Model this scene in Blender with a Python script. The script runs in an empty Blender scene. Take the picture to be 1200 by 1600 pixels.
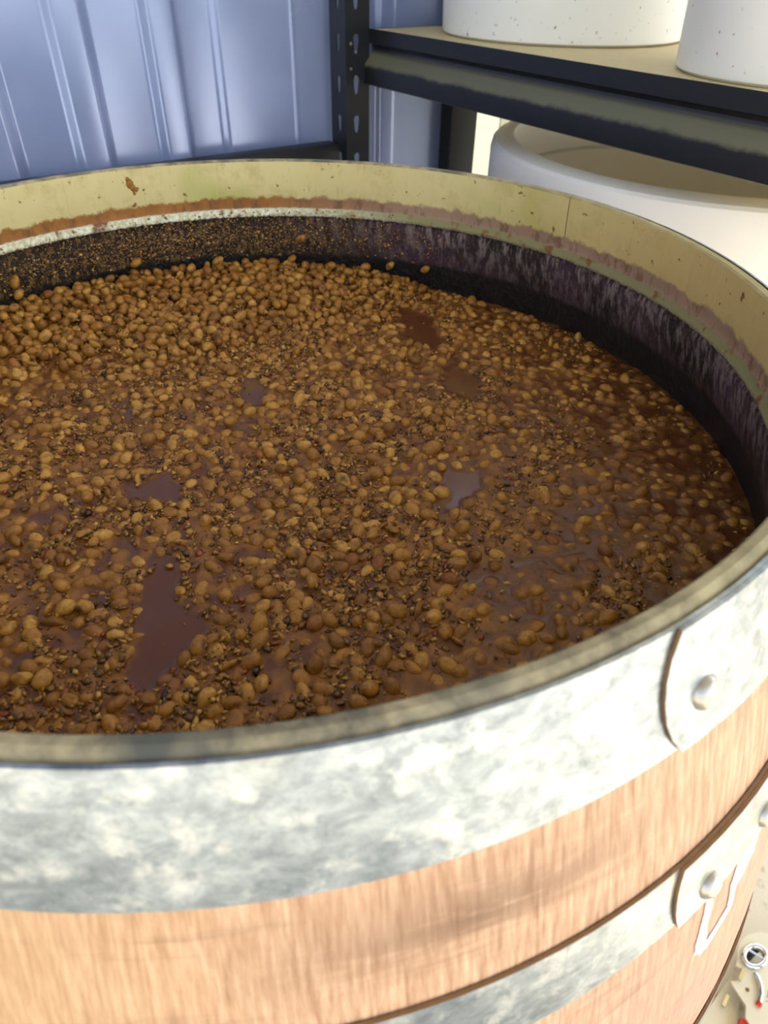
import bpy, bmesh, math, random
import numpy as np
from mathutils import Vector, Matrix, Euler
random.seed(7); rng = np.random.default_rng(7)
scene = bpy.context.scene
COL = scene.collection
PI = math.pi
RIM = 0.95                                   # height of the barrel's rim above the floor

# ------------------------------------------------------------------ camera
pitch, roll, fpx = math.radians(39.341), math.radians(1.228), 1079.3
F = Vector((0, math.cos(pitch), -math.sin(pitch))); U0 = Vector((0, math.sin(pitch), math.cos(pitch))); R0 = Vector((1, 0, 0))
R_ = R0*math.cos(roll) + U0*math.sin(roll); U_ = U0*math.cos(roll) - R0*math.sin(roll)
cd = bpy.data.cameras.new('camera'); cam = bpy.data.objects.new('camera', cd); COL.objects.link(cam)
M = Matrix.Identity(4)
for i in range(3):
    M[i][0], M[i][1], M[i][2] = R_[i], U_[i], -F[i]
M[0][3], M[1][3], M[2][3] = 0.0756, -0.3757, 1.0954
cam.matrix_world = M
cd.sensor_fit = 'VERTICAL'; cd.sensor_height = 36; cd.lens = 36*fpx/1600
cd.clip_start = 0.01; cd.clip_end = 200
cd.dof.use_dof = True; cd.dof.focus_distance = 0.42; cd.dof.aperture_fstop = 13.0
scene.camera = cam

# ------------------------------------------------------------------ light
SUN_AZ, SUN_EL = math.radians(8), math.radians(50)       # from the right, in front of the shed
world = bpy.data.worlds.new('World'); scene.world = world; world.use_nodes = True
nt = world.node_tree; nt.nodes.clear()
sky = nt.nodes.new('ShaderNodeTexSky'); sky.sky_type = 'NISHITA'; sky.sun_disc = False
sky.sun_elevation = SUN_EL; sky.sun_rotation = PI/2 - SUN_AZ
bg = nt.nodes.new('ShaderNodeBackground'); bg.inputs['Strength'].default_value = 0.30
wo = nt.nodes.new('ShaderNodeOutputWorld')
hz = nt.nodes.new('ShaderNodeHueSaturation'); hz.inputs['Saturation'].default_value = 0.5      # hazy sky
nt.links.new(sky.outputs[0], hz.inputs['Color']); nt.links.new(hz.outputs[0], bg.inputs[0]); nt.links.new(bg.outputs[0], wo.inputs[0])
sd = bpy.data.lights.new('sun', 'SUN'); sd.energy = 7.6; sd.angle = math.radians(0.6); sd.color = (1.0, 0.965, 0.92)
sun = bpy.data.objects.new('sun', sd); COL.objects.link(sun)
sdir = Vector((math.cos(SUN_EL)*math.cos(SUN_AZ), math.cos(SUN_EL)*math.sin(SUN_AZ), math.sin(SUN_EL)))
sun.rotation_euler = sdir.to_track_quat('Z', 'Y').to_euler(); sun.location = (4, -3, 5)
vs = scene.view_settings
vs.view_transform = 'Standard'; vs.look = 'None'; vs.exposure = 0.9; vs.gamma = 1.0; vs.use_curve_mapping = False

# ------------------------------------------------------------------ helpers
def tag(o, label, cat, group=None, kind=None):
    o['label'] = label; o['category'] = cat
    if group: o['group'] = group
    if kind: o['kind'] = kind
    return o
def empty(name, loc=(0, 0, 0), rz=0):
    o = bpy.data.objects.new(name, None); COL.objects.link(o); o.location = loc; o.rotation_euler = (0, 0, rz)
    o.empty_display_size = 0.05
    return o
def link(name, me, mats, parent=None, loc=None, rot=None):
    o = bpy.data.objects.new(name, me); COL.objects.link(o)
    if mats is not None and not me.materials:
        for m in (mats if isinstance(mats, (list, tuple)) else [mats]): me.materials.append(m)
    if parent: o.parent = parent
    if loc is not None: o.location = loc
    if rot is not None: o.rotation_euler = rot
    return o
def mesh(name, v, f, smooth=False, mi=None):
    me = bpy.data.meshes.new(name); me.from_pydata([tuple(map(float, p)) for p in v], [], [tuple(map(int, q)) for q in f])
    if mi is not None: me.polygons.foreach_set('material_index', mi)
    if smooth: me.polygons.foreach_set('use_smooth', [True]*len(me.polygons))
    me.update(); return me
def fix(me):
    bm = bmesh.new(); bm.from_mesh(me); bmesh.ops.recalc_face_normals(bm, faces=bm.faces); bm.to_mesh(me); bm.free(); return me
def smooth_angle(me, deg=35):
    me.polygons.foreach_set('use_smooth', [True]*len(me.polygons))
    try: me.set_sharp_from_angle(angle=math.radians(deg))
    except Exception: pass
    return me
def box(name, lo, hi, bev=0.0):
    bm = bmesh.new(); bmesh.ops.create_cube(bm, size=1)
    for v in bm.verts:
        v.co = Vector([lo[i] + (v.co[i]+.5)*(hi[i]-lo[i]) for i in range(3)])
    if bev: bmesh.ops.bevel(bm, geom=list(bm.edges), offset=bev, segments=2, profile=.5, affect='EDGES')
    me = bpy.data.meshes.new(name); bm.to_mesh(me); bm.free()
    return smooth_angle(me) if bev else me
def lathe(name, prof, n=96, deg=30):
    v, f = [], []
    k = len(prof)
    for i in range(n):
        a = 2*PI*i/n
        for r, z in prof: v.append((r*math.cos(a), r*math.sin(a), z))
    for i in range(n):
        j = (i+1) % n
        for q in range(k-1):
            f.append((i*k+q, j*k+q, j*k+q+1, i*k+q+1))
    me = mesh(name, v, f)
    bm = bmesh.new(); bm.from_mesh(me); bmesh.ops.remove_doubles(bm, verts=bm.verts, dist=1e-6)
    bmesh.ops.recalc_face_normals(bm, faces=bm.faces); bm.to_mesh(me); bm.free()
    return smooth_angle(me, deg)
def sweep(name, pts, rad, n=8):
    """round tube along points, capped"""
    pts = [Vector(p) for p in pts]; v, f = [], []
    up = Vector((0, 0, 1))
    for i, p in enumerate(pts):
        t = (pts[min(i+1, len(pts)-1)] - pts[max(i-1, 0)]).normalized()
        a = t.cross(up)
        if a.length < 1e-3: a = t.cross(Vector((1, 0, 0)))
        a.normalize(); b = t.cross(a)
        r = rad[i] if isinstance(rad, (list, tuple)) else rad
        for k in range(n):
            q = 2*PI*k/n; v.append(p + a*r*math.cos(q) + b*r*math.sin(q))
    for i in range(len(pts)-1):
        for k in range(n):
            f.append((i*n+k, i*n+(k+1) % n, (i+1)*n+(k+1) % n, (i+1)*n+k))
    f.append(tuple(range(n))); f.append(tuple(reversed(range((len(pts)-1)*n, len(pts)*n))))
    return smooth_angle(fix(mesh(name, v, f)), 50)
def plate(name, outline, holes, thick):
    """flat plate with holes in the XY plane, thickness along Z (0..thick)"""
    cu = bpy.data.curves.new(name, 'CURVE'); cu.dimensions = '2D'; cu.fill_mode = 'BOTH'; cu.extrude = thick/2
    for lp in [outline]+holes:
        s = cu.splines.new('POLY'); s.points.add(len(lp)-1); s.use_cyclic_u = True
        for p, (x, y) in zip(s.points, lp): p.co = (x, y, 0, 1)
    o = bpy.data.objects.new(name, cu); COL.objects.link(o)
    dg = bpy.context.evaluated_depsgraph_get(); dg.update()
    me = bpy.data.meshes.new_from_object(o.evaluated_get(dg)); bpy.data.objects.remove(o); bpy.data.curves.remove(cu)
    me.transform(Matrix.Translation((0, 0, thick/2))); me.materials.clear(); me.name = name
    return me

# ------------------------------------------------------------------ node helper
class G:
    def __init__(s, name):
        s.m = bpy.data.materials.new(name); s.m.use_nodes = True
        s.t = s.m.node_tree; s.t.nodes.clear()
        s.out = s.t.nodes.new('ShaderNodeOutputMaterial'); s.b = s.t.nodes.new('ShaderNodeBsdfPrincipled')
        s.t.links.new(s.b.outputs[0], s.out.inputs[0])
    def n(s, typ, **kw):
        x = s.t.nodes.new('ShaderNode'+typ)
        for k, v in kw.items(): setattr(x, k, v)
        return x
    def set(s, sock, val):
        if hasattr(val, 'is_output') or isinstance(val, bpy.types.NodeSocket): s.t.links.new(val, sock)
        elif isinstance(val, (tuple, list)) and sock.type == 'RGBA' and len(val) == 3: sock.default_value = (*val, 1)
        else: sock.default_value = val
    def P(s, name, val): s.set(s.b.inputs[name], val)
    def obj(s): return s.n('TexCoord').outputs['Object']
    def pos(s): return s.n('NewGeometry').outputs['Position']
    def rand(s): return s.n('ObjectInfo').outputs['Random']
    def map(s, vec, scale=(1, 1, 1), loc=(0, 0, 0), rot=(0, 0, 0)):
        x = s.n('Mapping'); s.set(x.inputs['Vector'], vec); s.set(x.inputs['Scale'], scale); s.set(x.inputs['Location'], loc); s.set(x.inputs['Rotation'], rot)
        return x.outputs[0]
    def noise(s, vec, scale, detail=4, rough=.55, dist=0):
        x = s.n('TexNoise'); s.set(x.inputs['Vector'], vec)
        x.inputs['Scale'].default_value = scale; x.inputs['Detail'].default_value = detail
        x.inputs['Roughness'].default_value = rough; x.inputs['Distortion'].default_value = dist
        return x.outputs[0]
    def vor(s, vec, scale, feature='F1', out=0):
        x = s.n('TexVoronoi', feature=feature); s.set(x.inputs['Vector'], vec); x.inputs['Scale'].default_value = scale
        return x.outputs[out]
    def math(s, op, a, b=0, c=0, clamp=False):
        x = s.n('Math', operation=op, use_clamp=clamp); s.set(x.inputs[0], a); s.set(x.inputs[1], b); s.set(x.inputs[2], c)
        return x.outputs[0]
    def ramp(s, fac, lo, hi):
        x = s.n('MapRange'); s.set(x.inputs[0], fac); x.inputs[1].default_value = lo; x.inputs[2].default_value = hi
        x.clamp = True
        return x.outputs[0]
    def mix(s, fac, a, b):
        x = s.n('Mix', data_type='RGBA'); s.set(x.inputs[0], fac); s.set(x.inputs[6], a); s.set(x.inputs[7], b)
        return x.outputs[2]
    def cr(s, fac, stops):
        x = s.n('ValToRGB'); s.set(x.inputs[0], fac); e = x.color_ramp.elements
        while len(e) < len(stops): e.new(.5)
        for q, (p, c) in zip(e, stops): q.position = p; q.color = (*c, 1)
        return x.outputs[0]
    def xyz(s, vec):
        x = s.n('SeparateXYZ'); s.set(x.inputs[0], vec); return x.outputs
    def attr(s, name):
        return s.n('Attribute', attribute_name=name).outputs['Fac']
    def bump(s, h, strength=.3, dist=.001):
        x = s.n('Bump'); s.set(x.inputs['Height'], h); x.inputs['Strength'].default_value = strength; x.inputs['Distance'].default_value = dist
        s.t.links.new(x.outputs[0], s.b.inputs['Normal'])

def lin(r, g, b):
    f = lambda c: c/255/12.92 if c/255 <= .04045 else ((c/255+.055)/1.055)**2.4
    return (f(r), f(g), f(b))

def mat_plain(name, col, rough=.5, metal=0, var=.12, scale=30, bump=0.0, bscale=300, coat=0):
    g = G(name); v = g.obj()
    c = g.mix(g.noise(v, scale, 5), tuple(x*(1-var) for x in col), tuple(min(1, x*(1+var)) for x in col))
    g.P('Base Color', c); g.P('Roughness', rough); g.P('Metallic', metal)
    if coat: g.P('Coat Weight', coat)
    if bump: g.bump(g.noise(v, bscale, 3), bump)
    return g.m

# ------------------------------------------------------------------ materials
def mat_wall():
    g = G('blue_steel_paint'); v = g.pos()
    n1 = g.noise(v, 6, 4); sc = g.noise(g.map(v, (14, 14, 3), rot=(0, .5, .3)), 6, 6, .7)
    c = g.mix(n1, lin(138, 152, 192), lin(154, 168, 206))
    c = g.mix(g.ramp(sc, .70, .76), c, lin(205, 215, 230))
    g.P('Base Color', c); g.P('Metallic', .35); g.P('Roughness', g.ramp(n1, -.2, 2.8)); g.b.inputs['Roughness'].default_value = .3
    return g.m
def mat_concrete():
    g = G('concrete'); v = g.pos()
    c = g.mix(g.noise(v, 5, 6, .6), lin(200, 190, 164), lin(220, 212, 190))
    c = g.mix(g.ramp(g.noise(v, 22, 5), .58, .7), c, lin(170, 148, 104))
    g.P('Base Color', c); g.P('Roughness', .75); g.bump(g.noise(v, 180, 5), .25, .002)
    return g.m
def mat_stave_outer():
    g = G('oak_outside'); o = g.obj(); w = g.pos(); r = g.rand()
    off = g.n('CombineXYZ'); g.set(off.inputs[0], g.math('MULTIPLY', r, 7)); g.set(off.inputs[2], g.math('MULTIPLY', r, 3))
    va = g.n('VectorMath', operation='ADD'); g.set(va.inputs[0], o); g.set(va.inputs[1], off.outputs[0]); ov = va.outputs[0]
    fine = g.noise(g.map(ov, (4, 800, 75)), 1, 3, .6)
    fl = g.noise(g.map(ov, (4, 460, 42)), 1, 5, .65)
    blot = g.noise(g.map(w, (14, 14, 26)), 1, 5, .6)
    c = g.cr(fl, [(.28, lin(152, 110, 80)), (.46, lin(188, 146, 112)), (.60, lin(206, 166, 132)), (.8, lin(224, 190, 156))])
    c = g.mix(g.math('MULTIPLY', g.ramp(fine, .52, .72), .45), c, lin(150, 98, 64))
    yel = g.ramp(g.xyz(w)[0], .06, -.06)
    c = g.mix(g.math('MULTIPLY', yel, .45), c, lin(206, 164, 104))
    # wine-pink stain low on the right flank
    z = g.xyz(w)[2]; x = g.xyz(w)[0]
    pk = g.math('MULTIPLY', g.ramp(z, RIM-.08, RIM-.20), g.ramp(x, .06, .2))
    pk = g.math('MULTIPLY', pk, g.ramp(blot, .2, .6))
    c = g.mix(g.math('MULTIPLY', pk, .75), c, lin(180, 132, 114))
    # smudges drawn out round the barrel
    sm = g.noise(g.map(w, (9, 9, 75)), 1, 6, .65, .6)
    zone = g.math('SUBTRACT', 1, g.math('ABSOLUTE', g.math('DIVIDE', g.math('SUBTRACT', z, RIM-.072), .027)), clamp=True)
    zx = g.math('SUBTRACT', 1, g.math('ABSOLUTE', g.math('DIVIDE', g.math('SUBTRACT', x, .105), .08)), clamp=True)
    m1 = g.math('MULTIPLY', g.math('MULTIPLY', zone, zx), g.ramp(sm, .34, .50))
    m2 = g.math('MULTIPLY', g.ramp(sm, .56, .72), .45)
    c = g.mix(g.math('MAXIMUM', g.math('MULTIPLY', m1, .85), m2), c, lin(112, 80, 56))
    g.P('Base Color', c); g.P('Roughness', .62)
    g.bump(g.math('ADD', fl, g.math('MULTIPLY', fine, .6)), .35, .0006)
    return g.m
def mat_rim_top():
    g = G('worn_rim'); w = g.pos()
    n = g.noise(g.map(w, (1, 1, 1)), 60, 6, .65); n2 = g.noise(w, 22, 3)
    c = g.cr(n, [(.32, lin(64, 64, 54)), (.45, lin(124, 114, 90)), (.58, lin(164, 150, 116)), (.8, lin(188, 174, 138))])
    c = g.mix(g.ramp(n2, .55, .68), c, lin(84, 84, 74))
    x = g.xyz(w)[0]
    c = g.mix(g.math('MULTIPLY', g.ramp(x, .1, .27), .7), c, lin(186, 168, 110))
    g.P('Base Color', c); g.P('Roughness', .6); g.bump(n, .5, .001)
    return g.m
def mat_stave_inner():
    g = G('stained_oak_inside'); o = g.obj(); w = g.pos(); z = g.math('SUBTRACT', g.xyz(w)[2], RIM); X = g.xyz(w)[0]; Y = g.xyz(w)[1]
    st = g.noise(g.map(w, (1, 1, .28)), 130, 5, .65); med = g.noise(w, 26, 5, .6); fine = g.noise(w, 330, 4, .6); lo = g.noise(w, 8, 3)
    left = g.ramp(X, .10, -.04)                       # 1 on the left, wetter side
    # pale bare chime
    yel = g.mix(med, lin(204, 186, 124), lin(222, 206, 146))
    yel = g.mix(g.ramp(lo, .52, .64), yel, lin(186, 180, 104))
    yel = g.mix(g.math('MULTIPLY', g.ramp(X, .16, .27), .65), yel, lin(198, 164, 100))
    yel = g.mix(g.math('MULTIPLY', g.ramp(st, .60, .70), .35), yel, lin(170, 140, 84))
    yel = g.mix(g.ramp(g.noise(w, 130, 3, .5), .67, .72), yel, lin(118, 82, 40))
    yel = g.mix(g.math('MULTIPLY', g.ramp(g.noise(w, 42, 6, .7), .52, .68), .4), yel, lin(176, 150, 88))
    # stain band
    br_l = g.mix(g.noise(w, 48, 6, .7), lin(92, 54, 22), lin(190, 124, 46)); br_r = g.mix(med, lin(140, 110, 88), lin(170, 138, 112))
    br = g.mix(left, br_r, br_l)
    br = g.mix(g.math('MULTIPLY', g.ramp(st, .5, .62), .6), br, lin(92, 58, 32))
    # lip
    lip = g.mix(left, lin(134, 126, 82), g.mix(g.ramp(fine, .42, .62), lin(190, 180, 140), lin(226, 224, 198)))
    lip = g.mix(g.ramp(g.noise(w, 60, 4), .60, .68), lip, lin(120, 74, 34))
    # crusted wall
    sp = g.noise(g.map(w, (1, 1, .55)), 210, 5, .75)
    dark = g.mix(lo, lin(22, 16, 14), lin(40, 28, 22))
    pur = g.mix(g.ramp(g.noise(w, 16, 4), .40, .62), dark, lin(72, 46, 60))
    wl = g.mix(g.math('MULTIPLY', g.ramp(sp, .50, .62), .75), g.mix(.4, dark, lin(62, 46, 24)), lin(150, 116, 66))
    streak = g.noise(g.map(w, (1, 1, .22)), 190, 5, .7)
    near_lip = g.ramp(z, -.092, -.05)
    wr = g.mix(g.math('MULTIPLY', g.math('MULTIPLY', g.ramp(streak, .47, .60), near_lip), .8), pur, lin(160, 140, 134))
    wr = g.mix(g.math('MULTIPLY', g.ramp(sp, .56, .66), .5), wr, lin(110, 84, 48))
    wall = g.mix(left, wr, wl)
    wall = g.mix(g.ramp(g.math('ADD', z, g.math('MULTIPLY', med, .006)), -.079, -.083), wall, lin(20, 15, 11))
    zz = g.math('ADD', z, g.math('ADD', g.math('MULTIPLY', g.math('SUBTRACT', st, .5), .008), g.math('MULTIPLY', g.math('SUBTRACT', g.noise(w, 60, 6, .7), .5), .013)))
    c = g.mix(g.ramp(zz, -.0300, -.0325), yel, br)
    zl = g.math('ADD', z, g.math('MULTIPLY', g.math('SUBTRACT', fine, .5), .003))
    c = g.mix(g.ramp(zl, -.0400, -.0406), c, lip)
    c = g.mix(g.ramp(zl, -.0462, -.0472), c, wall)
    g.P('Base Color', c)
    low = g.ramp(zl, -.045, -.047)
    rough = g.math('SUBTRACT', .6, g.math('MULTIPLY', low, g.math('ADD', .12, g.math('MULTIPLY', left, .34))))
    g.P('Roughness', rough)
    h = g.math('ADD', g.math('MULTIPLY', g.math('MULTIPLY', sp, low), 3.2), g.math('MULTIPLY', st, .35))
    g.bump(h, .8, .0016)
    return g.m
def mat_hoop():
    g = G('galvanised_steel'); w = g.pos()
    n = g.noise(w, 90, 6, .65); n2 = g.noise(g.map(w, (1, 1, 1.5)), 85, 6, .72, .4); n3 = g.noise(w, 300, 3)
    c = g.cr(n2, [(.3, lin(116, 125, 133)), (.5, lin(150, 158, 166)), (.72, lin(188, 194, 200))])
    c = g.mix(g.math('MULTIPLY', g.ramp(n, .52, .68), .6), c, lin(220, 221, 218))
    yel = g.math('MULTIPLY', g.ramp(g.noise(w, 17, 4, .6), .54, .68), g.ramp(g.xyz(w)[0], .02, .2))
    c = g.mix(g.math('MULTIPLY', yel, .6), c, lin(196, 186, 140))
    c = g.mix(g.ramp(g.noise(w, 42, 2), .73, .77), c, lin(190, 150, 96))
    g.P('Base Color', c); g.P('Metallic', .9); g.P('Roughness', g.math('ADD', .20, g.math('MULTIPLY', n, .22)))
    g.bump(g.math('ADD', n, g.math('MULTIPLY', n3, .3)), .25, .0006)
    return g.m
def mat_bean():
    g = G('soaked_bean'); o = g.obj(); w = g.pos()
    t = g.math('FRACT', g.math('ADD', g.attr('tint'), g.xyz(g.n('ObjectInfo').outputs['Color'])[0]))
    c = g.cr(t, [(0, lin(128, 80, 26)), (.3, lin(154, 102, 36)), (.65, lin(174, 120, 46)), (.88, lin(198, 146, 66)), (1, lin(134, 74, 28))])
    n = g.noise(w, 300, 6, .72); n2 = g.noise(w, 900, 3)
    c = g.mix(g.math('MULTIPLY', g.ramp(n, .46, .64), .65), c, lin(96, 60, 26))
    c = g.mix(g.math('MULTIPLY', g.attr('eye'), .9), c, lin(32, 17, 9))
    g.P('Base Color', c); g.P('Roughness', .42); g.P('Specular IOR Level', .4)
    g.bump(g.math('ADD', n, g.math('MULTIPLY', n2, .4)), .7, .0008)
    return g.m
def mat_crumb():
    g = G('husk_crumb'); t = g.attr('tint'); w = g.pos()
    c = g.cr(t, [(0, lin(52, 30, 15)), (.10, lin(88, 56, 28)), (.5, lin(134, 90, 36)), (.78, lin(166, 118, 50)), (.9, lin(200, 156, 80)), (.95, lin(140, 66, 36)), (1, lin(120, 50, 28))])
    g.P('Base Color', c); g.P('Roughness', .28); g.bump(g.noise(w, 800, 2), .3, .0004)
    return g.m
def mat_liquid():
    g = G('mash_liquid'); w = g.pos(); f = g.attr('film')
    c0 = g.mix(g.noise(w, 20, 3), lin(86, 46, 22), lin(100, 58, 30))
    c1 = g.mix(g.noise(w, 220, 4), lin(122, 74, 26), lin(154, 102, 38))
    c = g.mix(g.ramp(f, .15, 1.0), c0, c1)
    sp = g.noise(w, 420, 4, .7)
    c = g.mix(g.math('MULTIPLY', g.ramp(sp, .56, .68), g.math('MULTIPLY', g.ramp(f, 0, .4), .6)), c, lin(62, 36, 18))
    g.P('Base Color', c); g.P('Roughness', g.math('ADD', .12, g.math('MULTIPLY', g.ramp(f, 0, .4), .20))); g.P('Specular IOR Level', .4)
    g.bump(g.math('MULTIPLY', g.noise(w, 420, 5, .7), g.ramp(f, 0, .35)), .6, .0008)
    return g.m

M_wall, M_conc = mat_wall(), mat_concrete()
M_out, M_top, M_in, M_hoop = mat_stave_outer(), mat_rim_top(), mat_stave_inner(), mat_hoop()
M_bean, M_crumb, M_liq = mat_bean(), mat_crumb(), mat_liquid()
M_wetcrumb = mat_crumb(); M_wetcrumb.name = 'wet_crumb'
for n_ in M_wetcrumb.node_tree.nodes:
    if n_.type == 'BSDF_PRINCIPLED': n_.inputs['Roughness'].default_value = .1; n_.inputs['Coat Weight'].default_value = .8; n_.inputs['Coat Roughness'].default_value = .06
M_rivet = mat_plain('rivet_steel', lin(178, 172, 164), .3, .85, .08, 200, .1)
M_edge = mat_plain('rusty_edge', lin(128, 96, 64), .6, .2, .3, 300)
M_black = mat_plain('black_enamel', lin(24, 25, 30), .38, 0, .15, 60, .08, 500)
def mat_beam():
    g = G('black_enamel_painted_sheen'); v = g.pos(); z = g.xyz(v)[2]; n = g.noise(v, 120, 5, .7); n2 = g.noise(v, 25, 4)
    zz = g.math('ADD', z, g.math('ADD', g.math('MULTIPLY', g.math('SUBTRACT', n, .5), .006), g.math('MULTIPLY', g.math('SUBTRACT', n2, .5), .008)))
    d = g.math('MULTIPLY', g.ramp(zz, 1.005-.045, 1.005-.040), g.ramp(z, 1.005-.024, 1.005-.030))  # light caught by the sloped face, painted into the colour as olive
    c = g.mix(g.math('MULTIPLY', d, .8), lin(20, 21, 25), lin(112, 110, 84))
    g.P('Base Color', c); g.P('Roughness', .42); g.bump(n, .05, .0004)
    return g.m
M_beam = mat_beam()
M_board = mat_plain('particle_board', lin(206, 188, 140), .6, 0, .10, 60, .15, 300)
M_chrome = mat_plain('chrome', lin(215, 218, 222), .12, 1, .03)
M_plate = mat_plain('pale_plate', lin(214, 210, 186), .38, .35, .06, 60)
M_red = mat_plain('red_plastic', lin(205, 40, 30), .4)
M_chalk = mat_plain('white_paint', lin(250, 248, 246), .7, 0, .02)
M_dark = mat_plain('dark_reflection', lin(26, 26, 30), .55, 0, .2, 20)  # colour of the dark reflection low on the ribbed wall
M_render = mat_plain('pale_render', lin(150, 150, 134), .85, 0, .16, 25, .8, 40)
M_roof = mat_plain('roof_sheet', lin(176, 176, 172), .5, .2)
M_column = mat_plain('matt_black_column', lin(20, 21, 24), .8, 0, .15, 30)
M_oakhead = mat_plain('oak_head', lin(120, 84, 52), .7)
def mat_plastic(name, dirty):
    g = G(name); v = g.obj()
    c = g.mix(g.noise(v, 9, 3), lin(232, 230, 222), lin(244, 243, 238))
    d = g.ramp(g.noise(v, 130, 4, .6), .66, .72); low = g.ramp(g.xyz(v)[2], .16, .0)
    c = g.mix(g.math('MULTIPLY', g.math('MULTIPLY', d, g.math('ADD', .15, low)), dirty), c, lin(128, 98, 62))
    g.P('Base Color', c); g.P('Roughness', .38); g.P('Subsurface Weight', .15); g.P('Subsurface Radius', (.01, .009, .008))
    return g.m
M_pail, M_drum = mat_plastic('white_plastic_pail', .8), mat_plastic('white_plastic_drum', 0.0)

# ------------------------------------------------------------------ the shed
def struct(name, me, mats, label=None, cat=None):
    o = link(name, me, mats); o['kind'] = 'structure'
    if label: o['label'] = label
    if cat: o['category'] = cat
    return o
TH = math.radians(35); UX = Vector((math.cos(TH), math.sin(TH), 0)); MX = Vector((-math.sin(TH), math.cos(TH), 0))
def um(u, m, z): return UX*u + MX*m + Vector((0, 0, z))
OFF = 0.70
struct('floor', box('floor', (-6, -8, -.1), (8, 6, 0)), M_conc, 'yellowish concrete floor showing at the lower right corner', 'floor')
# corrugated wall: trapezoid ribs, the profile runs along UX
def ribs():
    base = [(.075, 0), (.085, .011), (.117, .011), (.127, 0), (.190, 0), (.199, .013), (.230, .013), (.239, -.002), (.285, -.002), (.293, .006), (.400, .006), (.403, .0075), (.408, .006), (.543, .006), (.551, .012), (.575, .012), (.582, 0), (.66, 0), (.7065, 0)]
    left = []
    for k in range(1, 16):
        o = .075 - k*.168
        left = [(o, 0), (o+.009, .012), (o+.094, .012), (o+.107, 0)] + left
    return left + base
pr0 = ribs(); pr = [pr0[0]]; v, f = [], []
for i in range(1, len(pr0)-1):                      # soften each fold
    a, b, c = (np.array(q) for q in (pr0[i-1], pr0[i], pr0[i+1]))
    p, q = b + (a-b)*min(.4, .0035/np.hypot(*(a-b))), b + (c-b)*min(.4, .0035/np.hypot(*(c-b)))
    pr += [tuple(p*(1-t)**2 + 2*b*t*(1-t) + q*t*t) for t in (0, .33, .67, 1)]
pr.append(pr0[-1])
for s, d in pr:
    for z in (0.0, 2.7): v.append(um(s, OFF-d, z))
n0 = len(v)
for s, d in pr:
    for z in (0.0, 2.7): v.append(um(s, OFF-d+.0015, z))
for i in range(len(pr)-1):
    f.append((2*i, 2*i+2, 2*i+3, 2*i+1)); f.append((n0+2*i, n0+2*i+1, n0+2*i+3, n0+2*i+2))
struct('wall_back', mesh('wall_back', v, f, smooth=True), M_wall, 'blue-grey ribbed steel sheet wall behind the barrel', 'wall')
me = box('trim', (-2.4, -.045, 0), (.455, -.014, .860), .003); t = struct('reflection_band', me, M_dark, 'dark band standing in for a reflection low on the ribbed wall', 'dark band')  # added strip: the wall's dark reflection built as a dark band
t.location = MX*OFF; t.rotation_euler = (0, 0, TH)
me = box('trim', (.682, -.03, 0), (.740, -.0005, 2.7), .003); t = struct('trim_2', me, M_column, 'black steel corner column beside the white drum', 'column')
t.location = MX*OFF; t.rotation_euler = (0, 0, TH)
# pale rendered wall of the next building, seen through the gap behind the column: two sheets with a joint
wr = struct('wall_right', box('wall', (-1.6, .012, 0), (2.2, .06, 2.5)), M_render, 'pale rough rendered wall in the gap between black column and drum', 'wall')
wr.location = (.54, 3.0, 0); wr.rotation_euler = (0, 0, math.radians(28))
for a, b in ((-1.59, -.003), (.003, 2.19)):
    link('panel', box('panel', (a, .0, 0), (b, .0119, 2.49), .001), M_render, wr)
struct('shade_roof', box('shade_roof', (-4, -1.7, 2.7), (3.05, 2.1, 2.74)), M_roof, 'unseen sheet roof shaped to keep the sun off the barrel', 'roof')  # out of view; edges placed so direct sun misses the barrel
struct('shade_wall_left', box('shade_wall_left', (-2.2, -3.2, 0), (-2.15, 2, 2.7)), M_roof, 'unseen sheet wall added to darken the barrel from the left', 'wall')  # out of view; added to cut sky light on the barrel's left

# ------------------------------------------------------------------ barrel
def prof(z):                                   # outside radius of the staves at height z below the rim
    u = (z+.475)/.475
    return .371 - .081*u*u
barrel = empty('wooden_barrel', (0, 0, 0))
tag(barrel, 'open-topped oak barrel with galvanised hoops, full of brown bean mash', 'barrel')
NST = 28; HALF = PI/NST
def stave_mesh(g0=.00004, g1=.00004):
    outer = [(prof(z), z) for z in np.linspace(-.95, -.004, 34)]
    outer[-1] = (prof(-.0035), -.0035)
    top = [(.2885, -.0008), (.2868, 0), (.2838, -.0004)]
    inner = [(.2828, -.0016), (.2829, -.010), (.2834, -.020), (.2842, -.030), (.2852, -.0385), (.2846, -.0405), (.2824, -.0455), (.2830, -.0475), (.2866, -.0490)]
    inner += [(prof(z)-.0215-.004*min(1, (-z-.05)/.06), z) for z in np.linspace(-.053, -.95, 40)]
    P = outer + top + inner; k = len(P); seg = 6
    mi_of = [0]*(len(outer)-1) + [1]*4 + [2]*(len(inner)-1); mi_of = mi_of[:k-1] + [2]
    v, f, mi = [], [], []
    for i in range(seg+1):
        for r, z in P:
            a = (-HALF + 2*HALF*i/seg); gz = (1 if z > -.036 else 0); a += (.00004+(g0-.00004)*gz)/r if i == 0 else (-(.00004+(g1-.00004)*gz)/r if i == seg else 0)
            v.append((r*math.cos(a), r*math.sin(a), z))
    for i in range(seg):
        for q in range(k):
            w = (q+1) % k
            f.append((i*k+q, i*k+w, (i+1)*k+w, (i+1)*k+q)); mi.append(mi_of[q] if q < len(mi_of) else 2)
    f.append(tuple(range(k))); mi.append(0); f.append(tuple(reversed(range(seg*k, seg*k+k)))); mi.append(0)
    me = mesh('stave', v, f, mi=mi); fix(me); return smooth_angle(me, 32)
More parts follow.
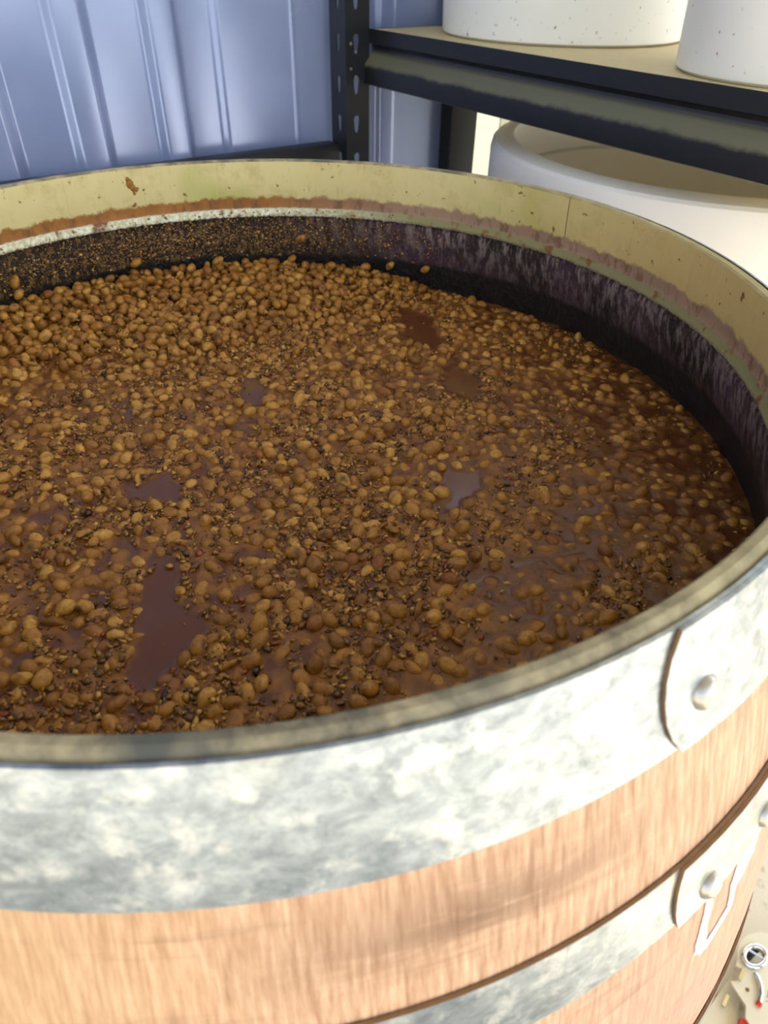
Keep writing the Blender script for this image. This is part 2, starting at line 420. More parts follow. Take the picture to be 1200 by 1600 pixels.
SM = stave_mesh(); SMA = stave_mesh(.0004, .00004); SMB = stave_mesh(.00004, .0004)
SEAM = math.radians(41.2)
for i in range(NST):
    o = link('stave', SMA if i == 0 else SMB if i == NST-1 else SM, [M_out, M_top, M_in], barrel, (0, 0, RIM), (0, 0, SEAM + HALF + 2*HALF*i))
link('barrel_head', lathe('barrel_head', [(0, .03), (prof(-.92)-.0257, .03), (prof(-.92)-.0257, .06), (0, .06)]), M_oakhead, barrel)

def hoop(z0, z1, ang, bulge, rivets, overlap=20, thick=.0014):
    """steel strip lapped over itself; the visible end lies on top at angle ang"""
    n, m = 180, 7
    v, f, mi = [], [], []
    tot = 360 + overlap
    for i in range(n+1):
        t = i/n; d = tot*t
        for side in (0, 1):
            for j in range(m):
                w = j/(m-1); z = z0 + (z1-z0)*w
                sh = bulge(w) * max(0, 1-d/12) - (0 if d < tot-10 else 0)
                a = math.radians(ang + sh + d)
                lift = thick*1.08 * max(0, min(1, (overlap+9-d)/9))
                r = prof(z) + .0004 + lift + (thick if side else 0)
                v.append((r*math.cos(a), r*math.sin(a), RIM+z))
    S = 2*m
    for i in range(n):
        b, c = i*S, (i+1)*S
        for j in range(m-1):
            f.append((b+j, c+j, c+j+1, b+j+1)); mi.append(0)
            f.append((b+m+j, b+m+j+1, c+m+j+1, c+m+j)); mi.append(0)
        f.append((b, b+m, c+m, c)); mi.append(0)
        f.append((b+m-1, c+m-1, c+2*m-1, b+2*m-1)); mi.append(1 if z0 < -.05 else 0)
    for b in (0, n*S):
        for j in range(m-1): f.append((b+j, b+j+1, b+m+j+1, b+m+j)); mi.append(1)
    me = mesh('hoop', v, f, mi=mi); fix(me); smooth_angle(me, 40)
    h = link('hoop', me, [M_hoop, M_edge], barrel)
    for a, z in rivets:
        r = prof(z) + .0004 + thick*2.1
        rv = []
        pf = [(0, .0036)] + [(.0058*math.sin(q), .0036*math.cos(q)) for q in (.3, .6, .9, 1.2, 1.4)] + [(.0060, 0), (.0060, -.002), (0, -.002)]
        rm = lathe('rivet', pf, 20, 50); a_ = math.radians(a)
        slope = math.atan2(prof(z-.01)-prof(z+.01), .02)
        q = Euler((0, PI/2 - slope, a_))
        link('rivet', rm, M_rivet, h, (r*math.cos(a_), r*math.sin(a_), RIM+z), q)
    return h
cres = lambda w: -1.35 + 1.45*abs(2*w-1.05)**2.2
hoop(-.0445, -.0012, -57.0, cres, [(-54.9, -.0275), (-40, -.024)])
hoop(-.1335, -.1015, -55.7, lambda w: -.45 + .5*abs(2*w-1)**2, [(-52.6, -.1245), (-45.0, -.1255)])
hoop(-.330, -.291, -30, lambda w: -.4 + .5*abs(2*w-1)**2, [(-27, -.31), (-18, -.31)])
hoop(-.660, -.621, 150, lambda w: -.4 + .5*abs(2*w-1)**2, [(153, -.64), (162, -.64)])
hoop(-.848, -.816, 40, lambda w: -.4 + .5*abs(2*w-1)**2, [(43, -.83), (51, -.83)])
hoop(-.9485, -.905, 100, cres, [(103, -.925), (112, -.925)])

# chalked V on the flank
def on_flank(a, z, lift): 
    r = prof(z) + lift; a = math.radians(a); return Vector((r*math.cos(a), r*math.sin(a), RIM+z))
def stroke(path, widths):
    v, f = [], []
    fine = []
    for i in range(len(path)-1):
        for k in range(5):
            t = k/5; fine.append(tuple(path[i][q]*(1-t)+path[i+1][q]*t for q in (0, 1)) + (widths[i]*(1-t)+widths[i+1]*t,))
    fine.append((*path[-1], widths[-1]))
    L = len(fine)
    for i, (a, z, w) in enumerate(fine):
        a0, z0, _ = fine[max(0, i-1)]; a1, z1, _ = fine[min(L-1, i+1)]
        s = math.radians(1)*.33
        d = Vector(((a1-a0)*s, z1-z0)); d.normalize(); nrm = Vector((-d.y, d.x))*(w*.85*(1+random.uniform(-.2, .2)))
        for lift in (.0002, .0009):
            for sg in (-1, 1): v.append(on_flank(a + sg*nrm.x/s, z + sg*nrm.y, lift))
    for i in range(L-1):
        b, c = 4*i, 4*i+4
        f += [(b+2, b+3, c+3, c+2), (b, c, c+1, b+1), (b, b+2, c+2, c), (b+1, c+1, c+3, b+3)]
    f += [(0, 1, 3, 2), (4*L-4, 4*L-2, 4*L-1, 4*L-3)]
    return v, f
V, Fc = [], []
for pth, wd in (([(-51.35, -.137), (-51.2, -.152), (-51.45, -.162), (-51.35, -.179)], [.0026, .0028, .003, .0048]),
                ([(-51.3, -.1805), (-50.2, -.182), (-48.66, -.178), (-47.4, -.1752), (-47.5, -.158), (-46.9, -.147), (-46.2, -.139)], [.0030, .0026, .0026, .0024, .0028, .003, .0036]),
                ([(-47.3, -.160), (-46.4, -.160), (-45.7, -.153), (-45.3, -.1445), (-46.3, -.137)], [.0024, .003, .006, .009, .004]),
                ([(-45.8, -.140), (-44.95, -.156)], [.006, .0026])):
    a, b = stroke(pth, wd); o = len(V); V += a; Fc += [tuple(i+o for i in q) for q in b]
cm = link('chalk_mark', fix(mesh('chalk_mark', V, Fc)), M_chalk, barrel); cm['label'] = 'white painted V-shaped mark'

# ------------------------------------------------------------------ mash in the barrel
ZL = RIM - .1098                                # liquid level
RL = prof(-.1098) - .0257
pools = [
 [(-.0487,-.1013),(-.0308,-.1108),(-.0274,-.1384),(-.0175,-.1467),(-.006,-.1566),(-.0129,-.1666),(-.0202,-.1851),(-.025,-.1987),(-.0386,-.1855),(-.0408,-.1635),(-.0464,-.139),(-.0496,-.1162)],
 [(.1173,.0113),(.1156,-.0181),(.1233,-.0247),(.1357,-.0208),(.14,-.0374),(.1288,-.0535),(.1128,-.066),(.098,-.0635),(.1099,-.0511),(.1112,-.0251)],
 [(-.1153,.0516),(-.1076,.0564),(-.0956,.0309),(-.1006,.0184)],
 [(-.0832,-.0453),(-.0628,-.0348),(-.0449,-.0439),(-.0442,-.0624),(-.0748,-.0605)],
 [(.0833,.2312),(.1172,.205),(.1197,.1429),(.0938,.1533)],
 [(-.0343,.098),(-.0127,.084),(-.0074,.0472),(-.0315,.0551)],
 [(.1243,.1318),(.151,.0911),(.1388,.0622),(.1165,.0799)]]
pools = [np.array(p) for p in pools]
def in_poly(P, poly):
    x, y = P[:, 0], P[:, 1]; c = np.zeros(len(P), bool); n = len(poly)
    for i in range(n):
        x0, y0 = poly[i]; x1, y1 = poly[(i+1) % n]
        cond = ((y0 > y) != (y1 > y)) & (x < (x1-x0)*(y-y0)/(y1-y0+1e-12)+x0)
        c ^= cond
    return c
def in_pool(P):
    r = np.zeros(len(P), bool)
    for q in pools: r |= in_poly(P, q)
    return r
def sm(x, a, b):
    t = np.clip((x-a)/(b-a), 0, 1); return t*t*(3-2*t)
def lump(P, s, seed):
    k = np.random.default_rng(seed); r = 0
    for _ in range(7):
        w = k.normal(size=2)*s; r = r + np.sin(P[:, 0]*w[0]+P[:, 1]*w[1]+k.uniform(0, 6.28))
    return r/3.5
def pile(P):
    """how far the heap of beans stands above the liquid (m)"""
    d = P[:, 0]*(-.42) + P[:, 1]*.91            # towards the back left
    h = sm(d, .10, .275)*.0135
    h += sm(-P[:, 0]*.8 + P[:, 1]*.6, .16, .27)*.004
    h += np.maximum(0, lump(P, 45, 3))*.0022
    h *= np.clip(1 - sm(P[:, 0], .03, .16)*.9, 0, 1)
    return h
def wet(P):
    """1 where the beans lie under a film of liquid (right-hand side, some patches)"""
    w = sm(P[:, 0], .06, .22)*.95 + np.clip(lump(P, 38, 11), 0, 1)*.5*sm(P[:, 1], -.2, .05)
    return np.clip(w, 0, 1)
# bean shapes
def bean_shape(a, b, c, bend, dent, seed, nu=12, nv=8):
    k = np.random.default_rng(seed); w = k.normal(size=(6, 3))*1.6; ph = k.uniform(0, 6.28, 6)
    vs, eye = [], []
    def pt(th, fi):
        x, y, z = math.cos(th), math.sin(th)*math.cos(fi), math.sin(th)*math.sin(fi)
        nz = sum(math.sin(w[q] @ (x, y, z)*1.3 + ph[q]) for q in range(6))/6
        nz2 = sum(math.sin(w[q] @ (z, x, y)*3.1 + ph[5-q]) for q in range(6))/6
        s = 1 + .09*nz + .05*nz2
        e = 0.0
        if dent:
            dd = (y-1)**2 + (x*1.3)**2 + z*z; g_ = math.exp(-dd*4.0); s -= .28*g_; e = min(1, g_*1.6) if seed % 4 == 0 else g_*.4
        p = np.array((x*a*s, y*b*s, z*c*s)); p[1] += bend*(x*x-.4)*b
        return p, e
    p, e = pt(0, 0); vs.append(p); eye.append(e)
    for i in range(1, nv):
        for j in range(nu):
            p, e = pt(PI*i/nv, 2*PI*j/nu); vs.append(p); eye.append(e)
    p, e = pt(PI, 0); vs.append(p); eye.append(e)
    f = []
    for j in range(nu): f.append((0, 1+j, 1+(j+1) % nu))
    for i in range(nv-2):
        for j in range(nu):
            q, r = 1+i*nu+j, 1+i*nu+(j+1) % nu
            f.append((q, q+nu, r+nu)); f.append((q, r+nu, r))
    l = len(vs)-1; o = 1+(nv-2)*nu
    for j in range(nu): f.append((l, o+(j+1) % nu, o+j))
    return np.array(vs), np.array(f), np.array(eye)
mm = .001
SHAPES = []
for i in range(14):
    a = rng.uniform(4.5, 6.2); b = rng.uniform(3.3, 4.2); c = rng.uniform(3.1, 3.9)
    if i in (4, 9): a = rng.uniform(4.0, 4.5); b = a*.95
    if i in (6, 12): c = 1.7                      # split halves
    SHAPES.append(bean_shape(a*mm, b*mm, c*mm, rng.uniform(-.25, .25), i % 2 == 0, i))
# scatter: dart throwing with clumping
def scatter(n_try, dmin, rmax, reject):
    cell = dmin; grid = {}; out = []
    P = rng.uniform(-rmax, rmax, (n_try, 2)); P = P[np.hypot(P[:, 0], P[:, 1]) < rmax]; P = P[~reject(P)]
    for x, y in P:
        gx, gy = int(math.floor(x/cell)), int(math.floor(y/cell)); ok = True
        for i in (gx-1, gx, gx+1):
            for j in (gy-1, gy, gy+1):
                for (px, py) in grid.get((i, j), ()):
                    if (px-x)**2+(py-y)**2 < dmin*dmin: ok = False; break
                if not ok: break
            if not ok: break
        if ok: grid.setdefault((gx, gy), []).append((x, y)); out.append((x, y))
    return np.array(out)
def rej(P):
    r = in_pool(P)
    sparse = lump(P, 70, 21) < -.35
    front = (rng.random(len(P)) < .45*sm(-P[:, 1], -.10, .08))
    r = r | front
    return r | (sparse & (rng.random(len(P)) < .75)) | ((P[:, 0]-.0)*.8 + P[:, 1]*.2 > .252)*(rng.random(len(P)) < .4)
B1 = scatter(60000, .0064, RL-.004, rej)
z1 = ZL + pile(B1) + rng.normal(-.0007, .0014, len(B1)) - wet(B1)*.0013
heapy = lambda P: in_pool(P) | (pile(P)*rng.uniform(.3, 1.5, len(P)) < .0045)
B2 = scatter(14000, .0085, RL-.006, heapy)
z2 = ZL + pile(B2) + rng.uniform(.0015, .0045, len(B2))
BP = np.vstack([np.c_[B1, z1], np.c_[B2, z2]])
NB = len(BP)
kind = rng.integers(0, len(SHAPES), NB)
ROT = np.stack([rng.normal(0, .35, NB), rng.normal(0, .35, NB), rng.uniform(0, 2*PI, NB)], 1)
roll0 = rng.uniform(0, 2*PI, NB)
SC = rng.normal(1.0, .12, NB).clip(.72, 1.28)
tint = rng.random(NB)
# liquid: height field that climbs over the sunken beans as a film
N = 470; ax = np.linspace(-RL, RL, N); gx, gy = np.meshgrid(ax, ax, indexing='ij'); step = ax[1]-ax[0]
Q = np.stack([gx.ravel(), gy.ravel()], 1)
base = (pile(Q)*.80 - .0006*(pile(Q) > .002)).reshape(N, N)
def fgrid(n, seed):
    k = np.random.default_rng(seed); a = k.normal(size=(N, N))
    for _ in range(n): a = blur(a)
    return a/a.std()
def blur(A):
    B = A.copy(); B[1:-1] = (A[:-2]+2*A[1:-1]+A[2:])/4; C_ = B.copy(); C_[:, 1:-1] = (B[:, :-2]+2*B[:, 1:-1]+B[:, 2:])/4; return C_
wq = wet(Q).reshape(N, N)
pq = 1 - in_pool(Q).reshape(N, N).astype(float)
for _ in range(4): pq = blur(pq)
mush = np.clip(fgrid(3, 5)*.5 + fgrid(9, 6)*.5 + .25 + .5*lump(Q, 60, 31).reshape(N, N), 0, 2.2)*pq
H = base + mush*.0010*(1-.6*wq)
for (x, y, z), s in zip(BP, SC):
    rad = .0050*s; i0 = int((x+RL-rad*1.3)/step); i1 = int((x+RL+rad*1.3)/step)+2; j0 = int((y+RL-rad*1.3)/step); j1 = int((y+RL+rad*1.3)/step)+2
    i0, j0 = max(0, i0), max(0, j0); i1, j1 = min(N, i1), min(N, j1)
    rr = ((gx[i0:i1, j0:j1]-x)**2+(gy[i0:i1, j0:j1]-y)**2)/(rad*rad)
    t = (z-ZL) + .0036*s*np.sqrt(np.clip(1-rr, 0, 1)) + .0001
    lim = base[i0:i1, j0:j1] + .0006 + .0003*wq[i0:i1, j0:j1]
    H[i0:i1, j0:j1] = np.maximum(H[i0:i1, j0:j1], np.where(rr < 1, np.minimum(t, lim), -1))
def blur(A):
    B = A.copy(); B[1:-1] = (A[:-2]+2*A[1:-1]+A[2:])/4; C_ = B.copy(); C_[:, 1:-1] = (B[:, :-2]+2*B[:, 1:-1]+B[:, 2:])/4; return C_
H = blur(H)
film = np.clip((H-base)/.0016 + pq*(1-.75*wq)*(.30+.16*fgrid(4, 9)+.16*fgrid(14, 10)), 0, 1)
inside = np.hypot(gx, gy) < RL+.002
idx = -np.ones((N, N), int); idx[inside] = np.arange(inside.sum())
vv = np.stack([gx[inside], gy[inside], ZL+H[inside]], 1)
a, b, c, d = idx[:-1, :-1].ravel(), idx[1:, :-1].ravel(), idx[1:, 1:].ravel(), idx[:-1, 1:].ravel()
ok = (a >= 0) & (b >= 0) & (c >= 0) & (d >= 0)
def np_mesh(name, verts, faces, nper, attrs=None, smooth=True):
    me = bpy.data.meshes.new(name); nf = len(faces)
    me.vertices.add(len(verts)); me.vertices.foreach_set('co', np.ascontiguousarray(verts, dtype=np.float32).ravel())
    me.loops.add(nf*nper); me.loops.foreach_set('vertex_index', np.ascontiguousarray(faces, dtype=np.int32).ravel())
    me.polygons.add(nf); me.polygons.foreach_set('loop_start', np.arange(nf, dtype=np.int32)*nper)
    me.polygons.foreach_set('loop_total', np.full(nf, nper, np.int32))
    if smooth: me.polygons.foreach_set('use_smooth', np.ones(nf, bool))
    for k, val in (attrs or {}).items():
        at = me.attributes.new(k, 'FLOAT', 'POINT'); at.data.foreach_set('value', np.ascontiguousarray(val, dtype=np.float32))
    me.update(); me.validate(); return me
me = np_mesh('mash_liquid', vv, np.stack([a, b, c, d], 1)[ok], 4, {'film': film[inside]})
liq = link('mash_liquid', me, M_liq)
tag(liq, 'thick brown fermenting liquid between the beans in the barrel', 'liquid', kind='stuff')

def rot_mats(E_, r0):
    out = []
    for (x, y, z), r in zip(E_, r0):
        out.append(np.array((Euler((x, y, z)).to_matrix() @ Euler((r, 0, 0)).to_matrix())))
    return np.array(out)
RM = rot_mats(ROT, roll0)
# the 300 beans that show largest stay single; the rest are one object
camp = np.array((0.0756, -0.3757, 1.0954)); Fv = np.array(F); Rv = np.array(R_); Uv = np.array(U_)
rel = BP - camp; dep = rel @ Fv; px = 600 + fpx*(rel @ Rv)/dep; py = 800 - fpx*(rel @ Uv)/dep
# sight line must clear the near rim
tt = (RIM - BP[:, 2])/(camp[2]-BP[:, 2]); cr_ = BP[:, :2] + (camp[:2]-BP[:, :2])*tt[:, None]
seen = (np.hypot(cr_[:, 0], cr_[:, 1]) < .281) & (px > 8) & (px < 1192) & (py > 0) & (py < 1590)
out = (BP[:, 2] - ZL - pile(BP[:, :2])) > -.0016
score = np.where(seen & out, SC/dep, -1)
order = np.argsort(-score); single = set(order[:292].tolist())
MESHES = []
for i, (sv, sf, se) in enumerate(SHAPES):
    MESHES.append(np_mesh('bean', sv, sf, 3, {'tint': np.zeros(len(sv)), 'eye': se})); MESHES[-1].materials.append(M_bean)
ORD = ['first', 'second', 'third', 'fourth', 'fifth', 'sixth', 'seventh', 'eighth', 'ninth', 'tenth', 'eleventh', 'twelfth']
def where(x, y):
    d = min(np.hypot(pools[0][:, 0]-x, pools[0][:, 1]-y))
    if d < .012: return 'on the shore of the long bare pool'
    if math.hypot(x, y) > .235: return 'against the front rim ' + ('at far left' if x < -.06 else 'below the pool' if x < .02 else 'right of the pool' if x < .1 else 'near the rivet')
    if x < -.045: return 'left of the long bare pool'
    if x < .03: return 'just right of the long bare pool'
    return 'well right of the long bare pool' if x < .09 else 'towards the riveted hoop end'
classes = {}
for i in sorted(single):
    t = tint[i]; tone = 'dark' if t < .2 else 'brown' if t < .5 else 'tan' if t < .8 else 'pale' if t < .96 else 'dark'
    size = 'large' if SC[i] > 1.1 else 'small' if SC[i] < .9 else 'middling'
    shp = 'split half bean' if kind[i] in (6, 12) else 'round bean' if kind[i] in (4, 9) else 'oval bean'
    classes.setdefault((size, tone, shp, where(BP[i][0], BP[i][1])), []).append(i)
for (size, tone, shp, loc), ids in classes.items():
    ids.sort(key=lambda q: px[q])
    for n_, i in enumerate(ids):
        o = bpy.data.objects.new('bean', MESHES[kind[i]]); COL.objects.link(o); o.color = (tint[i], 0, 0, 1)
        o.matrix_world = Matrix.LocRotScale(Vector(BP[i]), Matrix(RM[i].tolist()), Vector((SC[i],)*3))
        lab = f'{size} {tone} {shp} {loc}'
        if len(ids) > 1 and n_ < 12: lab += ', ' + ORD[n_] + ' from left'
        tag(o, lab, 'bean', 'soaked beans near the front rim')
def batch(ids):
    VS, FS, T, E2 = [], [], [], []; o = 0
    for i in ids:
        sv, sf, se = SHAPES[kind[i]]
        VS.append((sv*SC[i]) @ RM[i].T + BP[i]); FS.append(sf+o); o += len(sv); T.append(np.full(len(sv), tint[i])); E2.append(se)
    return np_mesh('bean_mass', np.vstack(VS), np.vstack(FS), 3, {'tint': np.concatenate(T), 'eye': np.concatenate(E2)})
mass = link('bean_mass', batch([i for i in range(NB) if i not in single]), M_bean); mass.color = (0, 0, 0, 1)
tag(mass, 'mass of soaked brown beans filling the barrel behind the front ones', 'beans', kind='stuff')

# crumbs of husk
def crumbs(P3, nrm=None, lo=.0006, hi=.0020):
    n = len(P3); kinds = []
    for q in range(8):
        k = np.random.default_rng(100+q)
        bv = np.array([(1, 0, 0), (.3, .8, .1), (-.7, .6, -.1), (-.9, -.4, .1), (.2, -.9, 0), (0, 0, .55), (0, 0, -.5)])
        bv = bv*k.uniform(.6, 1.4, bv.shape); bv[:, 1] *= k.uniform(.4, 1)
        kinds.append(bv)
    ff = np.array([(0, 1, 5), (1, 2, 5), (2, 3, 5), (3, 4, 5), (4, 0, 5), (1, 0, 6), (2, 1, 6), (3, 2, 6), (4, 3, 6), (0, 4, 6)])
    s = lo + (hi-lo)*rng.random(n)**2.2
    VS = np.empty((n, 7, 3)); 
    E_ = np.stack([rng.normal(0, .5, n), rng.normal(0, .5, n), rng.uniform(0, 6.28, n)], 1)
    for i in range(n):
        r = np.array(Euler(E_[i]).to_matrix()); VS[i] = (kinds[i % 8]*s[i]) @ r.T + P3[i]
    FS = ff[None] + (np.arange(n)*7)[:, None, None]
    return VS.reshape(-1, 3), FS.reshape(-1, 3), np.repeat(rng.random(n), 7)
def disc(n):
    r = (RL-.004)*np.sqrt(rng.random(n)); t = rng.uniform(0, 2*PI, n); return np.stack([r*np.cos(t), r*np.sin(t)], 1)
C1 = disc(66000); thick_ = lump(C1, 60, 31) + lump(C1, 160, 32)*.6
C1 = C1[(~in_pool(C1) | (rng.random(len(C1)) < .04)) & (thick_ > rng.normal(-.15, .6, len(C1)) + 1.0*wet(C1))]
ii = np.clip(((C1+RL)/step).round().astype(int), 0, N-1)
zc = ZL + H[ii[:, 0], ii[:, 1]] + rng.uniform(-.0002, .0012, len(C1))*(1-.7*wet(C1)) + pile(C1)*rng.random(len(C1))*.42
a, b, c = crumbs(np.c_[C1, zc], lo=.0006, hi=.0030)
o = link('husk_crumb', np_mesh('husk_crumb', a, b, 3, {'tint': c}, smooth=False), M_crumb)
tag(o, 'broken husk crumbs strewn between the beans on the mash', 'husks', kind='stuff')
# crumbs dried on the back-left inside wall
nW = 4600; th = np.radians(rng.triangular(60, 112, 165, nW)); zw = -rng.triangular(.040, .066, .086, nW); rw = np.array([prof(z) for z in zw]) - .0215 - .004*np.clip((-zw-.05)/.06, 0, 1) - .0006
rw = np.where(zw > -.049, .2830, rw)
a, b, c = crumbs(np.stack([rw*np.cos(th), rw*np.sin(th), RIM+zw], 1), lo=.0005, hi=.0021)
o = link('dried_crumb', np_mesh('dried_crumb', a, b, 3, {'tint': .06+.86*c}, smooth=False), M_wetcrumb)
tag(o, 'dried mash crumbs stuck on the inner wall at the back left', 'crumbs', kind='stuff')
# single beans stuck on the inner wall
stuck = [(142.85, -.0708, 'upper bean of the pair stuck on the wall at far left', 1.15, 1), (142.6, -.0824, 'lower bean of the pair stuck on the wall at far left', 1.0, 3),
         (91.63, -.068, 'tan bean stuck high on the dark inner wall at the back', .95, 0), (93.58, -.0885, 'upright tan bean stuck just above the mash at the back', 1.05, 5),
         (107.3, -.0875, 'pale yellow bean stuck low on the wall, left of back', 1.05, 2), (121.9, -.079, 'brown bean with drip on the wet left inner wall', 1.1, 7),
         (74.8, -.090, 'slanted bean stuck low on the wall right of back', 1.0, 8), (67.9, -.0885, 'small upright bean on the wall at right of back', .9, 10)]
for a, z, lab, s, k in stuck:
    a_ = math.radians(a); r = prof(z) - .0215 - .004*min(1, max(0, (-z-.05)/.06)) - .0026
    o = bpy.data.objects.new('bean', MESHES[k]); COL.objects.link(o)
    o.matrix_world = Matrix.LocRotScale(Vector((r*math.cos(a_), r*math.sin(a_), RIM+z)), Euler((0, random.uniform(.4, 1.3), a_+PI/2)), Vector((s, s, s)))
    o.color = (random.uniform(.5, .9), 0, 0, 1)
    tag(o, lab, 'bean', 'beans stuck on the inside wall')
# splash of mash on the pale chime
a_ = math.radians(120.5)
v, f = [], []
for (dx, dz, w, h) in ((0, 0, .0034, .0042), (.0020, -.0034, .0026, .0030), (.0042, -.0052, .0020, .0018), (-.0012, .0034, .0020, .0022), (.0058, -.0042, .0012, .0010), (.0024, -.0072, .0012, .0024)):
    sv, sf, _ = SHAPES[1]; q = sv/np.abs(sv).max(0); o_ = len(v)
    for p in q: v.append((p[0]*w+dx, p[1]*.0012, p[2]*h+dz))
    f += [tuple(int(i)+o_ for i in t) for t in sf]
me = mesh('mash_splash', v, f, smooth=True)
at = me.attributes.new('tint', 'FLOAT', 'POINT'); at.data.foreach_set('value', [.35]*len(v))
o = link('mash_splash', me, M_bean); o.color = (0, 0, 0, 1); o.location = (.2832*math.cos(a_), .2832*math.sin(a_), RIM-.0125); o.rotation_euler = (0, 0, a_-PI/2)
tag(o, 'brown splash of mash on the pale rim at the upper left', 'splash')

# ------------------------------------------------------------------ shelf
shelf = empty('steel_shelf', (0.0068, .7789, 0), TH)           # local +x = UX (depth), local -y = along the front
tag(shelf, 'black boltless steel shelf with board top beside the ribbed wall', 'shelf')
ZS = 1.005
def keyhole(x, y, s=1.0):
    pts = []
    for k in range(9): q = PI*k/8; pts.append((x+.0050*s*math.cos(q), y+.005*s+.0050*s*math.sin(q)))
    pts += [(x-.0030*s, y-.010*s), (x-.0015*s, y-.0125*s), (x+.0015*s, y-.0125*s), (x+.0030*s, y-.010*s)]
    return pts
def post(x, y, mir):
    W_, Hh = .040, 1.85; z0s = [z for z in np.arange(.04, Hh-.03, .05)]
    leg = plate('post', [(0, 0), (W_, 0), (W_, Hh), (0, Hh)], [keyhole(W_*.45, z) for z in z0s], .0018)
    a = leg.copy(); a.transform(Matrix.Rotation(PI/2, 4, 'X'))                         # in XZ, runs along +x
    b = leg.copy(); b.transform(Matrix.Rotation(PI/2, 4, 'Z') @ Matrix.Rotation(PI/2, 4, 'X'))   # runs along +y
    bm = bmesh.new(); bm.from_mesh(a); bm.from_mesh(b)
    me = bpy.data.meshes.new('post'); bm.to_mesh(me); bm.free()
    o = link('post', me, M_black, shelf, (x, y, 0)); o.scale = (mir[0], mir[1], 1)
    return o
LEN, DEP = 1.15, .62
p1 = post(0, 0, (1, 1))
for z in (.955, .985):                                         # beam lugs hooked into the post, worn bright
    for dx, dz in ((.009, .004), (.017, -.006)):
        r = link('lug', lathe('lug', [(0, .0022), (.0016, .0018), (.0022, .0006), (.0022, -.001), (0, -.001)], 10), M_rivet, p1, (dx, -.0018, z+dz), (PI/2, 0, 0))
post(.04, -LEN-.02, (1, -1)); post(DEP+.04, 0.0, (-1, 1)); post(DEP+.04, -LEN-.02, (-1, -1))
bp = [(0, .0005), (0, -.0165), (.0045, -.0185), (.0060, -.022), (.0052, -.0265), (.001, -.032), (-.006, -.0395), (-.0078, -.0425), (-.0082, -.0465), (-.0082, -.0645), (-.005, -.066), (.012, -.066), (.012, -.0645), (-.0045, -.0645), (-.0045, -.046), (.0075, -.028), (.0085, -.0165), (.03, -.0165), (.03, -.0150), (.0018, -.0150), (.0018, .0005)]
def beam(x, sgn, ln, alongx=False, y=0):
    v, f = [], []; k = len(bp)
    for t in (0, ln):
        for q, z in bp:
            v.append((x+sgn*q, -t, ZS+z) if not alongx else (x+t, y+sgn*q, ZS+z))
    for q in range(k): f.append((q, (q+1) % k, (q+1) % k+k, q+k))
    f.append(tuple(range(k))); f.append(tuple(reversed(range(k, 2*k))))
    return link('beam', smooth_angle(fix(mesh('beam', v, f)), 25), M_beam, shelf)
b1 = beam(.040, 1, LEN); b1['label'] = 'front beam with an olive sheen painted on its slope'
beam(.040+DEP-.04, -1, LEN)
beam(.045, 1, DEP-.05, True, -LEN-.005); beam(.045, -1, DEP-.05, True, -.002)
link('shelf_board', box('shelf_board', (.043, -LEN, ZS-.0145), (DEP-.003, -.003, ZS), .0008), M_board, shelf)

# ------------------------------------------------------------------ pails on the shelf, drum below
def pail(r, h, loc, label, slim):
    e = empty('white_pail', loc); tag(e, label, 'bucket', 'white pails on the shelf')
    rt = r*slim
    pf = [(0, 0), (r-.006, 0), (r-.001, .003), (r, .008), (r+(rt-r)*.8, h*.8), (r+(rt-r)*.8+.006, h*.8+.002), (r+(rt-r)*.8+.006, h*.8+.008), (r+(rt-r)*.85+.001, h*.8+.011), (rt, h-.02), (rt+.006, h-.018), (rt+.006, h), (rt-.003, h), (rt-.003, h-.02), (r-.004, .006), (0, .004)]
    link('pail_body', lathe('pail_body', pf, 96, 35), M_pail, e)
    hp = [(-(rt+.004)*math.cos(q), 0, h*.8-.0-(rt*.9)*math.sin(q)*.9) for q in np.linspace(0, PI, 25)]
    hp = [(x, (rt+.008)*math.sin(q)*.55+ .0, h*.8-.02-.06*math.sin(q)) for (x, y, z), q in zip(hp, np.linspace(0, PI, 25))]
    bail = []
    for q in np.linspace(0, PI, 25): bail.append((-(rt+.009)*math.cos(q), (rt+.009)*math.sin(q), h*.8-.01-.05*math.sin(q)))
    link('bail_handle', sweep('bail_handle', bail, .0018), M_rivet, e)
    return e
pail(.160, .34, (.301, .768, ZS+.0003), 'wide white plastic pail with brown specks on the shelf board', 1.07)
pail(.118, .30, (.470, .413, ZS+.0003), 'narrower white plastic pail at the right edge of the shelf', 1.10)
dr = empty('white_drum', (.501, .632, 0)); tag(dr, 'big open white plastic drum standing under the shelf', 'drum')
link('drum_body', lathe('drum_body', [(0, 0), (.262, 0), (.268, .006), (.270, .03), (.274, .60), (.276, .845), (.270, .846), (.262, .60), (.258, .014), (0, .012)], 128, 35), M_drum, dr)
link('drum_rim', lathe('drum_rim', [(.2765, .835), (.291, .838), (.2935, .846), (.2935, .888), (.2915, .897), (.2880, .9005), (.2700, .905), (.2640, .9035), (.2620, .897), (.2640, .85), (.2765, .835)], 128, 30), M_drum, dr)

